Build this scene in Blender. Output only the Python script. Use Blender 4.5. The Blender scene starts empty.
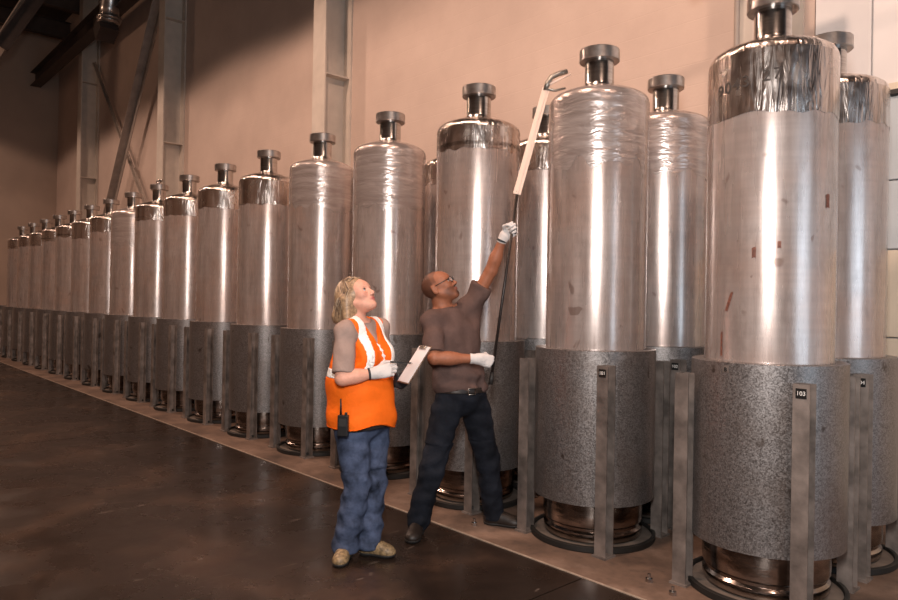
import bpy, bmesh, math, random
import numpy as np
from mathutils import Vector, Matrix
random.seed(7); np.random.seed(7)
sc = bpy.context.scene
COL = sc.collection

# ------------------------------------------------------------------ camera
YAW, PITCH, ROLL = 0.8310, 0.0038, 0.0171
cy, sy = math.cos(YAW), math.sin(YAW)
r0 = Vector((cy, sy, 0)); f0 = Vector((-sy, cy, 0)); u0 = Vector((0, 0, 1))
fw = f0 * math.cos(PITCH) + u0 * math.sin(PITCH)
up = u0 * math.cos(PITCH) - f0 * math.sin(PITCH)
rt = r0 * math.cos(ROLL) + up * math.sin(ROLL)
up2 = up * math.cos(ROLL) - r0 * math.sin(ROLL)
cam_d = bpy.data.cameras.new('camera'); cam = bpy.data.objects.new('camera', cam_d); COL.objects.link(cam)
m = Matrix.Identity(4)
for i in range(3):
    m[i][0] = rt[i]; m[i][1] = up2[i]; m[i][2] = -fw[i]; m[i][3] = (0, 0, 1.55)[i]
cam.matrix_world = m
cam_d.sensor_width = 36; cam_d.lens = 700 / 898 * 36; cam_d.clip_start = .05; cam_d.clip_end = 200
sc.camera = cam

# ------------------------------------------------------------------ world, lights, exposure
wd = bpy.data.worlds.new('world'); sc.world = wd; wd.use_nodes = True
wd.node_tree.nodes['Background'].inputs[0].default_value = (1.0, .86, .76, 1)
wd.node_tree.nodes['Background'].inputs[1].default_value = .012
vs = sc.view_settings
vs.view_transform = 'Standard'; vs.look = 'None'; vs.gamma = 1; vs.use_curve_mapping = False; vs.exposure = 0.4

def lamp(name, kind, loc, energy, color, aim=None, **kw):
    l = bpy.data.lights.new(name, kind); l.energy = energy; l.color = color
    for k, v in kw.items(): setattr(l, k, v)
    o = bpy.data.objects.new(name, l); COL.objects.link(o); o.location = loc
    if aim is not None:
        o.rotation_euler = (Vector(aim) - Vector(loc)).to_track_quat('-Z', 'Y').to_euler()
    return o
# photographer's soft light on a stand just above the camera
lamp('flash_softbox', 'AREA', (.05, -.10, 2.45), 120, (1.0, .94, .90), aim=(-3.6, 3.6, 1.7), shape='RECTANGLE', size=.28, size_y=.9)
# warm high-bay lamps hung over the aisle, deep reflectors cut off above about 6.5 m on the walls
for lx, le in ((2.0, 700), (-3.0, 760), (-8.0, 700), (-13.0, 470), (-18.0, 350), (-23.0, 270)):
    lamp('highbay_lamp', 'SPOT', (lx, .6, 8.0), le, (1.0, .67, .51), spot_size=math.radians(146), spot_blend=.12, shadow_soft_size=.25)

lamp('ceiling_lamp', 'POINT', (-18.6, 2.3, 8.3), 30, (1.0, .62, .42), shadow_soft_size=.15)
# added cool fill light, tinted like daylight, inside the closed near end
lamp('cool_fill', 'AREA', (8.7, 2.5, 2.2), 130, (.66, .84, 1.0), aim=(-5, 4.0, 1.6), shape='RECTANGLE', size=4.5, size_y=4.0)

# ------------------------------------------------------------------ materials
def lin(c): return tuple((v / 12.92 if v <= .04045 else ((v + .055) / 1.055) ** 2.4) for v in c)
def rgb(r, g, b): return lin((r / 255, g / 255, b / 255))
class NT:
    def __init__(s, name):
        s.m = bpy.data.materials.new(name); s.m.use_nodes = True; s.t = s.m.node_tree
        s.b = s.t.nodes['Principled BSDF']
    def n(s, typ, ins=None, **kw):
        o = s.t.nodes.new(typ)
        for k, v in kw.items(): setattr(o, k, v)
        for k, v in (ins or {}).items(): s.set(o.inputs[k], v)
        return o
    def set(s, inp, v):
        if isinstance(v, bpy.types.NodeSocket): s.t.links.new(v, inp)
        elif isinstance(v, bpy.types.Node): s.t.links.new(v.outputs[0], inp)
        else:
            if inp.type == 'RGBA' and len(v) == 3: v = (*v, 1)
            inp.default_value = v
    def coord(s, scale=(1, 1, 1), rand=True):
        c = s.n('ShaderNodeTexCoord').outputs['Object']
        if rand:
            r = s.n('ShaderNodeObjectInfo').outputs['Random']
            k = s.n('ShaderNodeMath', {0: r, 1: 37.0}, operation='MULTIPLY')
            c = s.n('ShaderNodeVectorMath', {0: c, 1: k.outputs[0]}, operation='ADD').outputs[0]
        mp = s.n('ShaderNodeMapping', {'Vector': c}); mp.inputs['Scale'].default_value = scale
        return mp.outputs[0]
    def noise(s, vec, scale, detail=3, rough=.5, dist=0):
        return s.n('ShaderNodeTexNoise', {'Vector': vec, 'Scale': scale, 'Detail': detail, 'Roughness': rough, 'Distortion': dist}).outputs[0]
    def ramp(s, v, stops):
        r = s.n('ShaderNodeValToRGB', {0: v}); e = r.color_ramp.elements
        while len(e) < len(stops): e.new(.5)
        for x, (p, c) in zip(e, stops):
            x.position = p; x.color = (*c, 1) if not isinstance(c, (int, float)) else (c, c, c, 1)
        return r.outputs[0]
    def mix(s, f, a, b, mode='MIX'):
        o = s.n('ShaderNodeMix', data_type='RGBA', blend_type=mode)
        s.set(o.inputs[0], f); s.set(o.inputs[6], a); s.set(o.inputs[7], b); return o.outputs[2]
    def bump(s, h, strength, dist):
        o = s.n('ShaderNodeBump', {'Height': h, 'Strength': strength, 'Distance': dist}); s.set(s.b.inputs['Normal'], o)
    def out(s, **kw):
        for k, v in kw.items(): s.set(s.b.inputs[{'color': 'Base Color', 'rough': 'Roughness', 'metal': 'Metallic', 'spec': 'Specular IOR Level', 'aniso': 'Anisotropic', 'coat': 'Coat Weight', 'sss': 'Subsurface Weight', 'sheen': 'Sheen Weight', 'alpha': 'Alpha', 'trans': 'Transmission Weight'}[k]], v)
        return s.m
M = {}
def simple(name, c, rough=.6, metal=0, var=.12, scale=12, bump=0, bs=60, **kw):
    t = NT(name); v = t.coord((1, 1, 1))
    n = t.noise(v, scale, 4)
    a = tuple(x * (1 - var) for x in c); b = tuple(min(1, x * (1 + var)) for x in c)
    col = t.ramp(n, [(.3, a), (.7, b)])
    if bump: t.bump(t.noise(v, bs, 3), bump, .004)
    M[name] = t.out(color=col, rough=rough, metal=metal, **kw); return M[name]

# tank steel: dull brushed shell with streaks, blotches and rust freckles
def steel_body():
    t = NT('brushed_steel'); v = t.coord((1, 1, 1))
    st = t.coord((9, 9, .7)); hz = t.coord((2, 2, 40))
    c = t.ramp(t.noise(st, 1.2, 4, .6), [(.28, (.40, .335, .31)), (.72, (.66, .585, .555))])
    c = t.mix(t.ramp(t.noise(v, 2.6, 4), [(.45, 0), (.75, .6)]), c, (.58, .39, .31))
    c = t.mix(t.ramp(t.noise(t.coord((3, 3, 1.5)), 3.5, 5, .7), [(.5, 0), (.72, .5)]), c, (.30, .24, .215))
    c = t.mix(t.ramp(t.noise(hz, 1.0, 2), [(.4, 0), (.62, .16)]), c, (.30, .26, .25))
    c = t.mix(t.ramp(t.noise(v, 8, 2, .5, .6), [(.685, 0), (.73, .55)]), c, (.17, .095, .07))
    t.bump(t.noise(v, 140, 2), .08, .002)
    M['steel'] = t.out(color=c, metal=.62, coat=.35, rough=t.ramp(t.noise(st, 1.7, 3), [(.3, .21), (.7, .34)]))
    t = NT('polished_steel'); v = t.coord((1, 1, 1)); st = t.coord((14, 14, 1.0))
    c = t.ramp(t.noise(st, 1.0, 3), [(.3, (.46, .37, .32)), (.7, (.88, .83, .80))])
    t.bump(t.noise(t.coord((9, 9, 1.1)), 2.2, 3, .55, .9), .42, .03)
    M['polished'] = t.out(color=c, metal=1.0, rough=t.ramp(t.noise(v, 9, 3), [(.3, .16), (.7, .30)]))
    t = NT('foot_steel'); v = t.coord((3, 3, 9)); t.bump(t.noise(v, 3, 3, .5, .6), .25, .01)
    M['foot'] = t.out(color=t.ramp(t.noise(v, 2, 4), [(.3, (.16, .125, .105)), (.7, (.46, .40, .365))]), metal=1.0, rough=.2)
    t = NT('film_wrap'); v = t.coord((1, 1, 1)); wv = t.coord((2.2, 2.2, 22))
    c = t.ramp(t.noise(wv, 1.1, 4, .6, 1.0), [(.3, (.40, .335, .31)), (.7, (.66, .585, .555))])
    t.bump(t.noise(t.coord((4, 4, 14)), 1.3, 3, .5, 1.6), .22, .03)
    M['film'] = t.out(color=c, metal=.65, rough=.27, coat=.35)
    t = NT('machined_steel'); v = t.coord((1, 1, 30))
    c = t.ramp(t.noise(v, 3, 2), [(.3, (.40, .37, .35)), (.7, (.60, .57, .545))])
    M['machined'] = t.out(color=c, metal=1.0, rough=.2)
    t = NT('dull_flange'); v = t.coord((1, 1, 1))
    c = t.ramp(t.noise(v, 16, 3), [(.3, (.34, .31, .295)), (.7, (.55, .52, .50))])
    M['flange'] = t.out(color=c, metal=.95, rough=.30)
    t = NT('galvanized_sheet'); v = t.coord((1, 1, 1))
    vo = t.n('ShaderNodeTexVoronoi', {'Vector': v, 'Scale': 170.0}); vo2 = t.n('ShaderNodeTexVoronoi', {'Vector': v, 'Scale': 70.0})
    a = t.n('ShaderNodeRGBToBW', {0: vo.outputs['Color']}); b = t.n('ShaderNodeRGBToBW', {0: vo2.outputs['Color']})
    c = t.mix(.4, t.ramp(a, [(.15, (.12, .11, .107)), (.85, (.40, .38, .375))]), t.ramp(b, [(.2, (.19, .175, .17)), (.8, (.29, .27, .265))]))
    c = t.mix(t.ramp(t.noise(v, 3.2, 4), [(.45, 0), (.8, .6)]), c, (.20, .155, .13))
    c = t.mix(t.ramp(t.noise(v, 9, 2, .5, .5), [(.68, 0), (.74, .8)]), c, (.08, .06, .05))
    rf = t.ramp(a, [(.1, .30), (.9, .52)])
    t.bump(t.noise(v, 90, 2), .12, .002)
    M['galv'] = t.out(color=c, metal=.78, rough=rf)
    simple('post_steel', (.25, .215, .195), .5, .6, .45, 9, .15)
    simple('black_ring', (.010, .009, .008), .6, 0, .3, 10)
    simple('pad_steel', (.20, .165, .14), .55, .4, .3, 8)
    simple('plate_black', (.012, .012, .012), .35, 0)
    simple('print_white', (.8, .78, .75), .5)
    simple('rust_mark', (.16, .06, .04), .6, .1, .5, 60)
steel_body()

def building_mats():
    t = NT('painted_block_wall'); c = t.n('ShaderNodeTexCoord').outputs['Object']
    v = t.n('ShaderNodeMapping', {'Vector': c}).outputs[0]
    sep = t.n('ShaderNodeSeparateXYZ', {0: v}); comb = t.n('ShaderNodeCombineXYZ', {0: sep.outputs[0], 1: sep.outputs[2]})
    br = t.n('ShaderNodeTexBrick', {'Vector': comb, 'Color1': (1, 1, 1, 1), 'Color2': (.9, .9, .9, 1), 'Mortar': (0, 0, 0, 1), 'Scale': 1.0, 'Mortar Size': .006, 'Mortar Smooth': .6, 'Brick Width': .4, 'Row Height': .2})
    col = t.ramp(t.noise(v, 1.3, 5, .6), [(.3, (.56, .435, .37)), (.7, (.64, .505, .43))])
    h = t.n('ShaderNodeMath', {0: t.n('ShaderNodeRGBToBW', {0: br.outputs['Color']}).outputs[0], 1: t.noise(v, 30, 4)}, operation='ADD')
    t.bump(h, .22, .006)
    M['wall'] = t.out(color=col, rough=.62)
    t = NT('stained_concrete_floor'); v = t.coord((1, 1, 1), False)
    c = t.ramp(t.noise(v, .8, 6, .62, .6), [(.28, (.012, .008, .006)), (.52, (.028, .018, .0135)), (.75, (.085, .050, .033))])
    c = t.mix(t.ramp(t.noise(v, 7, 4, .65), [(.5, 0), (.75, .5)]), c, (.022, .015, .011))
    c = t.mix(t.ramp(t.noise(t.coord((6, 1.2, 1), False), 1.5, 2, .5, 1.5), [(.70, 0), (.73, .35)]), c, (.22, .17, .14))
    t.bump(t.noise(v, 14, 4), .10, .004)
    M['floor'] = t.out(color=c, rough=t.ramp(t.noise(v, 2.2, 5, .6), [(.3, .17), (.7, .42)]), spec=.33)
    t = NT('raw_concrete'); v = t.coord((1, 1, 1), False)
    c = t.ramp(t.noise(v, 2.0, 6, .65), [(.30, (.055, .035, .026)), (.52, (.15, .095, .067)), (.75, (.27, .185, .14))])
    c = t.mix(t.ramp(t.noise(v, 11, 4), [(.55, 0), (.75, .5)]), c, (.045, .033, .027))
    t.bump(t.noise(v, 22, 5), .3, .006)
    M['apron'] = t.out(color=c, rough=.7)
    simple('joint_fill', (.35, .27, .21), .7, 0, .2, 20)
    simple('column_paint', (.60, .53, .46), .5, 0, .08, 5)
    simple('dark_steel', (.06, .045, .04), .6, .2, .2, 4)
    simple('brace_paint', (.36, .30, .26), .55, .1, .2, 5)
    simple('roof_deck', (.05, .04, .036), .7, 0, .2, 2)
    simple('white_panel', (.78, .76, .755), .45, 0, .04, 3)
    simple('blue_grey_panel', (.50, .56, .60), .4, 0, .05, 3)
    simple('cream_paint', (.72, .63, .50), .5, 0, .06, 3)
    simple('dark_gasket', (.03, .028, .026), .5)
    simple('duct_metal', (.55, .52, .5), .3, .9, .2, 8)
    simple('far_wall', (.44, .335, .27), .7, 0, .08, 1)
    simple('dim_wall', (.19, .145, .12), .8, 0, .1, 1)
    simple('black_pipe', (.02, .018, .016), .35, .2)
building_mats()

# ------------------------------------------------------------------ helpers
def mesh_obj(name, verts, faces, mat, parent=None, smooth=False, loc=None):
    me = bpy.data.meshes.new(name); me.from_pydata([tuple(v) for v in verts], [], [tuple(f) for f in faces]); me.update()
    return link(name, me, mat, parent, smooth, loc)
def link(name, me, mat, parent=None, smooth=False, loc=None):
    o = bpy.data.objects.new(name, me); COL.objects.link(o)
    if mat is not None and not me.materials: me.materials.append(M[mat] if isinstance(mat, str) else mat)
    if smooth: me.shade_smooth() if smooth is True else None
    if parent: o.parent = parent
    if loc is not None: o.location = loc
    return o
def bm_obj(name, bm, mat, parent=None, smooth=False, loc=None):
    bmesh.ops.recalc_face_normals(bm, faces=bm.faces)
    me = bpy.data.meshes.new(name); bm.to_mesh(me); bm.free()
    return link(name, me, mat, parent, smooth, loc)
def tag(o, label=None, cat=None, group=None, kind=None):
    for k, v in (('label', label), ('category', cat), ('group', group), ('kind', kind)):
        if v: o[k] = v
    return o
def empty(name, loc, rz=0):
    o = bpy.data.objects.new(name, None); COL.objects.link(o); o.location = loc; o.rotation_euler = (0, 0, rz); o.empty_display_size = .1; return o
def copy_tree(o, parent=None):
    c = o.copy(); COL.objects.link(c); c.parent = parent
    for ch in o.children: copy_tree(ch, c)
    return c
def box(bm, lo, hi, bev=0):
    vs_ = [bm.verts.new((x, y, z)) for x in (lo[0], hi[0]) for y in (lo[1], hi[1]) for z in (lo[2], hi[2])]
    fs = [bm.faces.new([vs_[i] for i in q]) for q in ((0, 1, 3, 2), (4, 6, 7, 5), (0, 4, 5, 1), (2, 3, 7, 6), (0, 2, 6, 4), (1, 5, 7, 3))]
    if bev:
        es = list({e for f in fs for e in f.edges}); bmesh.ops.bevel(bm, geom=es, offset=bev, segments=2, affect='EDGES', profile=.5)
def box_obj(name, lo, hi, mat, parent=None, bev=0):
    bm = bmesh.new(); box(bm, lo, hi, bev); return bm_obj(name, bm, mat, parent)
def lathe(profile, seg=72, jag=None, sharp=35):
    """surface of revolution about z; jag = function(angle) added to the z of the first ring"""
    bm = bmesh.new(); rings = []
    for i, (r, z) in enumerate(profile):
        if r < 1e-6: rings.append([bm.verts.new((0, 0, z))]); continue
        ring = []
        for k in range(seg):
            a = 2 * math.pi * k / seg
            zz = z + (jag(a) if (jag and i == 0) else 0)
            ring.append(bm.verts.new((r * math.cos(a), r * math.sin(a), zz)))
        rings.append(ring)
    for A, B in zip(rings, rings[1:]):
        for k in range(seg):
            k2 = (k + 1) % seg
            if len(A) == 1: bm.faces.new((A[0], B[k], B[k2]))
            elif len(B) == 1: bm.faces.new((A[k], A[k2], B[0]))
            else: bm.faces.new((A[k], A[k2], B[k2], B[k]))
    bmesh.ops.recalc_face_normals(bm, faces=bm.faces)
    me = bpy.data.meshes.new('lathe'); bm.to_mesh(me); bm.free()
    me.shade_smooth(); 
    me.set_sharp_from_angle(angle=math.radians(sharp))
    return me
def tube(bm, pts, r, seg=10, r2=None, cap=True, flat=None):
    pts = [Vector(p) for p in pts]; rings = []
    n = len(pts); prev = None
    for i, p in enumerate(pts):
        t = (pts[min(i + 1, n - 1)] - pts[max(i - 1, 0)]).normalized()
        ref = prev if prev is not None else (Vector((0, 0, 1)) if abs(t.z) < .9 else Vector((1, 0, 0)))
        a = (ref - t * ref.dot(t)).normalized(); b = t.cross(a); prev = a
        rr = r if r2 is None else r + (r2 - r) * i / (n - 1)
        fl = 1 if flat is None else flat
        rings.append([bm.verts.new(p + (a * math.cos(2 * math.pi * k / seg) + b * math.sin(2 * math.pi * k / seg) * fl) * rr) for k in range(seg)])
    for A, B in zip(rings, rings[1:]):
        for k in range(seg): bm.faces.new((A[k], A[(k + 1) % seg], B[(k + 1) % seg], B[k]))
    if cap:
        bm.faces.new(rings[0][::-1]); bm.faces.new(rings[-1])
def prism(bm, outline, z0, z1):
    a = [bm.verts.new((x, y, z0)) for x, y in outline]; b = [bm.verts.new((x, y, z1)) for x, y in outline]
    n = len(outline)
    bm.faces.new(a[::-1]); bm.faces.new(b)
    for i in range(n): bm.faces.new((a[i], a[(i + 1) % n], b[(i + 1) % n], b[i]))
def bar(bm, a, b, wdt, hgt, side=(0, 1, 0)):
    a, b = Vector(a), Vector(b); t = (b - a).normalized(); s = Vector(side); s = (s - t * s.dot(t)).normalized(); n = t.cross(s)
    v = [bm.verts.new(p + s * (i * wdt / 2) + n * (j * hgt / 2)) for p in (a, b) for i, j in ((-1, -1), (1, -1), (1, 1), (-1, 1))]
    for q in ((0, 1, 2, 3), (7, 6, 5, 4), (0, 4, 5, 1), (1, 5, 6, 2), (2, 6, 7, 3), (3, 7, 4, 0)): bm.faces.new([v[i] for i in q])
def text_mesh(s, size, depth=.0008, font_bold=.0):
    cu = bpy.data.curves.new('txt', 'FONT'); cu.body = s; cu.size = size; cu.extrude = depth; cu.align_x = 'CENTER'; cu.align_y = 'CENTER'; cu.offset = font_bold
    o = bpy.data.objects.new('txt', cu); COL.objects.link(o)
    dg = bpy.context.evaluated_depsgraph_get(); me = bpy.data.meshes.new_from_object(o.evaluated_get(dg))
    bpy.data.objects.remove(o); return me

# ------------------------------------------------------------------ building
YW = 6.0; XF = -26.0; XN = 9.0; YO = -6.5; ZC = 10.5
YC = 3.268                                            # edge of the paler concrete under the tanks
fl = box_obj('floor', (XF, YO, -.30), (XN, YW, -.03), 'joint_fill'); tag(fl, kind='structure')
xs = [XF, -20.4, -14.4, -8.4, -2.41, 3.6, XN]; ys = [YO, -2.7, YC]
for i in range(len(xs) - 1):
    for j in range(2):
        g = .005
        box_obj('slab', (xs[i] + (g if i else 0), ys[j] + (g if j else 0), -.03), (xs[i + 1] - (g if i < 5 else 0), ys[j + 1] - .006, 0), 'floor', fl)
ap = box_obj('floor_apron', (XF, YC + .006, -.03), (XN, YW, .004), 'apron'); tag(ap, kind='structure')
tr = box_obj('trim_1', (XF, YC - .0055, -.029), (XN, YC + .0055, .006), 'joint_fill'); tag(tr, kind='structure')
w = box_obj('wall_back', (XF, YW, -.03), (-2.22, YW + .25, ZC), 'wall'); tag(w, kind='structure')
w = box_obj('wall_far', (XF - .25, YO, -.03), (XF, YW + .25, ZC), 'far_wall'); tag(w, kind='structure')
w = box_obj('wall_opposite', (XF, YO - .25, -.03), (XN, YO, ZC), 'dim_wall'); tag(w, kind='structure')
w = box_obj('wall_near', (XN, YO, -.03), (XN + .25, YW + .25, ZC), 'dim_wall'); tag(w, kind='structure')
w = box_obj('ceiling', (XF - .25, YO - .25, ZC), (XN + .25, YW + .25, ZC + .2), 'roof_deck'); tag(w, kind='structure')
# white sheeted end bay of the back wall: tall panels with seams over a pale lintel and a blue-grey door leaf
wr = box_obj('wall_right', (-2.22, YW + .03, -.03), (XN, YW + .25, ZC), 'white_panel'); tag(wr, kind='structure')
px_ = -2.22
for wd_ in (.42, .40, .40, .42, .44, .8, .8, .8, .8, .8, .8, .8, .8, .8, .8):
    box_obj('panel', (px_ + .006, YW, 3.26), (px_ + wd_ - .006, YW + .03, ZC), 'white_panel', wr, .004); px_ += wd_
box_obj('panel', (-2.22, YW, -.03), (-1.76, YW + .03, 3.25), 'white_panel', wr)
dr = empty('door_1', (-1.74, YW, 0)); tag(dr, kind='structure')
box_obj('door_header', (0, -.05, 3.20), (3.0, .03, 3.25), 'cream_paint', dr)
box_obj('gasket', (0, -.055, 3.165), (3.0, .02, 3.20), 'dark_gasket', dr)
z = 0.03
for i, hgt in enumerate((.66, .66, .66, .52, .62)):
    box_obj('door_panel', (.02, -.03, z), (2.98, .015, z + hgt - .012), 'blue_grey_panel' if i > 2 else 'cream_paint', dr, .004); z += hgt

# columns: wide-flange steel against the wall
def column(x, label):
    c = empty('steel_column', (x, YW, 0))
    box_obj('front_flange', (-.17, -.46, 0.004), (.17, -.437, ZC), 'column_paint', c)
    box_obj('web', (-.012, -.437, 0.004), (.012, -.03, ZC), 'column_paint', c)
    box_obj('rear_flange', (-.20, -.03, 0.004), (.20, -.001, ZC), 'column_paint', c)
    for z in (4.9, 7.6):
        box_obj('stiffener', (-.17, -.437, z), (.17, -.03, z + .02), 'column_paint', c)
    box_obj('base_plate', (-.24, -.52, .004), (.24, -.001, .03), 'column_paint', c)
    tag(c, label, 'column', 'steel columns along the block wall')
column(-2.50, 'pale steel column rising behind the nearest tank')
column(-9.03, 'pale steel column directly above the tank behind the woman')
column(-15.45, 'pale steel column left of the dark wall edge, brace top meets it')
column(-21.7, 'farthest dim steel column, near the room corner')
# conduits beside the columns
def pipe(name, pts, r, mat, label, cat):
    bm = bmesh.new(); tube(bm, pts, r, 10); o = bm_obj(name, bm, mat, smooth=True); tag(o, label, cat); return o
pipe('conduit', [(-9.44, 5.93, .02), (-9.44, 5.93, 10.4)], .035, 'black_pipe', 'thin black conduit running up left of the column behind the woman', 'conduit')
pipe('conduit', [(-2.62, 5.48, .02), (-2.62, 5.48, 9.5)], .022, 'brace_paint', 'thin pale conduit on the column behind the nearest tank', 'conduit')
pipe('pipe', [(-2.95, 5.36, 4.19), (-2.40, 5.36, 4.27), (-2.1, 5.36, 4.30)], .045, 'black_pipe', 'short black pipe crossing the column at the top right edge', 'pipe')
def beam(name, a, b, wdt, hgt, mat, label, cat, side=(0, 1, 0), ibeam=False, group=None):
    c = empty(name, a)
    A = Vector((0, 0, 0)); B = Vector(b) - Vector(a)
    t = B.normalized(); s = Vector(side); s = (s - t * s.dot(t)).normalized(); n = t.cross(s)
    if ibeam:
        for nm, off, ww, hh in (('top_flange', hgt / 2, wdt, .02), ('bottom_flange', -hgt / 2, wdt, .02), ('web', 0, .02, hgt - .02)):
            bm = bmesh.new(); bar(bm, A + n * off, B + n * off, ww, hh, side); bm_obj(nm, bm, mat, c)
    else:   # angle section: two legs
        bm = bmesh.new(); bar(bm, A + s * wdt / 2, B + s * wdt / 2, .016, hgt, side); bm_obj('vertical_leg', bm, mat, c)
        bm = bmesh.new(); bar(bm, A - n * (hgt / 2), B - n * (hgt / 2), wdt, .016, side); bm_obj('flat_leg', bm, mat, c)
    tag(c, label, cat, group); return c
beam('cross_brace', (-15.6, 5.62, 8.6), (-20.0, 5.62, 2.6), .18, .18, 'brace_paint', 'pale diagonal brace leaning left from the column top', 'brace')
beam('cross_brace', (-21.5, 5.84, 8.2), (-15.8, 5.84, 2.4), .06, .06, 'brace_paint', 'thin diagonal brace crossing behind the pale one', 'brace')
beam('runway_beam', (-25.9, 5.30, 8.55), (-15.95, 5.30, 8.55), .30, .42, 'dark_steel', 'dark horizontal beam on top of the farthest column', 'beam', ibeam=True)
beam('roof_strut', (-20, 3.15, 7.30), (-20, 4.35, 9.9), .26, .26, 'brace_paint', 'lit sloping roof strut in the top left corner', 'beam', side=(1, 0, 0), ibeam=True)
beam('roof_strut', (-19.2, 3.2, 7.35), (-19.2, 4.6, 10.0), .16, .3, 'dark_steel', 'dark sloping roof strut beside the lit one', 'beam', side=(1, 0, 0), ibeam=True)
for i, x in enumerate((-24.5, -22.0, -18.5, -15.0)):
    beam('roof_joist', (x, -8.9, 9.9), (x, 5.95, 9.9), .22, .5, 'dark_steel', ['rearmost roof joist against the far wall', 'second roof joist from the far wall', 'third roof joist from the far wall', 'roof joist nearest above the duct'][i], 'joist', side=(1, 0, 0), ibeam=True, group='roof joists')
# duct elbow
dct = empty('air_duct', (-17.6, 5.1, 8.0))
bm = bmesh.new(); tube(bm, [(.55, 0, 2.4), (.40, 0, 1.25), (.30, 0, .95), (.12, 0, .65), (.0, 0, .35), (-.02, 0, .12)], .21, 20); bm_obj('elbow', bm, 'duct_metal', dct, True)
bm = bmesh.new(); tube(bm, [(-.02, 0, .06), (-.02, 0, .12)], .27, 20); bm_obj('collar', bm, 'duct_metal', dct, True)
bm = bmesh.new(); tube(bm, [(-.04, 0, .0), (-.04, 0, .04)], .25, 20); bm_obj('collar', bm, 'duct_metal', dct, True)
bm = bmesh.new(); bar(bm, (-.05, 0, 0), (-.42, 0, -.22), .42, .36); bm_obj('outlet', bm, 'dark_steel', dct)
tag(dct, 'silver duct elbow with a dark outlet near the ceiling', 'duct')

# ------------------------------------------------------------------ tanks
YR, X0, DX, DY = 3.947, -1.682, 1.1626, .853
R = .332
def jagfn(seed, amp):
    rnd = random.Random(seed); ph = [(rnd.randint(2, 17), rnd.uniform(0, 6.28), rnd.uniform(.3, 1)) for _ in range(7)]
    return lambda a: amp * sum(w_ * math.sin(n * a + p) for n, p, w_ in ph) / 2.2
body_me = lathe([(0, .30), (R, .30), (R, 2.0), (R, 2.895)], 80); body_me.materials.append(M['steel'])
foot_me = lathe([(0, .022), (.29, .022), (.318, .035), (.326, .06), (.326, .085), (.312, .10), (.312, .115), (.326, .13), (.329, .17), (.329, .30)], 64); foot_me.materials.append(M['foot'])
dome_prof = [(R, 2.895), (.3305, 2.910), (.325, 2.926), (.315, 2.940), (.298, 2.953), (.27, 2.967), (.22, 2.986), (.16, 3.006), (.108, 3.02), (.1, 3.024)]
dome_me = lathe(dome_prof, 80); dome_me.materials.append(M['polished'])
dome_f_me = dome_me.copy(); dome_f_me.materials.clear(); dome_f_me.materials.append(M['film'])
neck_me = lathe([(.106, 3.012), (.104, 3.030), (.099, 3.036), (.097, 3.044), (.097, 3.205)], 48); neck_me.materials.append(M['machined'])
flange_me = lathe([(.094, 3.198), (.131, 3.198), (.135, 3.202), (.135, 3.272), (.131, 3.277), (.108, 3.277), (.104, 3.272), (.104, 3.262), (0, 3.262)], 56, sharp=25); flange_me.materials.append(M['flange'])
bands = {}
def band(kind, zlow, seed):
    key = (kind, zlow, seed)
    if key not in bands:
        amp = .012 if kind == 'polished' else .05
        me = lathe([(R + .0015, zlow), (R + .002, zlow + .06), (R + .002, 2.75), (R + .002, 2.897)], 120, jagfn(seed, amp)); me.materials.append(M[kind]); bands[key] = me
    return bands[key]
def curved_patch(r, a0, z0, w_, h, slant=0, n=4):
    vs_ = []; fs = []
    for i in range(n + 1):
        for j in range(3):
            t = i / n; a = a0 + (t - .5) * w_ / r + slant * (j / 2 - .5) / r; e = .15 * w_ * math.sin(9 * j + 5 * i)
            for rr in (r + .0015,): vs_.append((rr * math.cos(a + e), rr * math.sin(a + e), z0 + (j / 2 - .5) * h + .1 * h * math.sin(7 * i + 3 * j)))
    for i in range(n):
        for j in range(2): fs.append((i * 3 + j, i * 3 + 3 + j, i * 3 + 4 + j, i * 3 + 1 + j))
    return vs_, fs
def tank(x, y, kind, zlow, seed, label, group):
    t = empty('steel_tank', (x, y, .004))
    t.rotation_euler = (0, 0, random.uniform(0, 6.28))
    link('foot', foot_me, None, t); link('shell', body_me, None, t)
    link('top_band' if kind == 'polished' else 'film_wrap', band(kind, zlow, seed), None, t)
    link('shoulder', dome_me if kind == 'polished' else dome_f_me, None, t)
    link('neck', neck_me, None, t); link('flange', flange_me, None, t)
    tag(t, label, 'tank', group); return t
ordn = ['nearest', 'second', 'third', 'fourth', 'fifth', 'sixth', 'seventh', 'eighth', 'ninth', 'tenth', 'eleventh', 'twelfth', 'thirteenth', 'fourteenth', 'fifteenth', 'sixteenth', 'farthest']
spec = [('polished', 2.56, 1), ('film', 2.45, 2), ('polished', 2.72, 3), ('film', 2.38, 4), ('film', 2.48, 5), ('polished', 2.62, 6), ('polished', 2.68, 7), ('polished', 2.68, 8),
        ('polished', 2.70, 9), ('film', 2.40, 10), ('polished', 2.68, 11), ('polished', 2.62, 12), ('polished', 2.72, 13), ('polished', 2.7, 3), ('polished', 2.66, 6), ('polished', 2.7, 7), ('polished', 2.7, 8)]
extra = {0: 'tall steel tank nearest the camera with stamped numbers on its shiny top band', 1: 'film-wrapped steel tank whose top the raised pole touches', 2: 'shiny-banded steel tank right behind the man with the pole',
         3: 'film-wrapped steel tank between the woman and the man', 4: 'film-wrapped steel tank directly behind the woman, left of her head'}
tanks = []
for k in range(17):
    lab = extra.get(k) or ('front-row steel tank, %s from the camera' % ordn[k] if k < 16 else 'farthest steel tank at the left end of the front row')
    tanks.append(tank(X0 - k * DX, YR, *spec[k], lab, 'steel tanks in the front row'))
tanks[0].rotation_euler = (0, 0, 0)
spec2 = [('polished', 2.66, 6), ('film', 2.5, 5), ('polished', 2.68, 8), ('polished', 2.7, 3), ('polished', 2.66, 7)]
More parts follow.
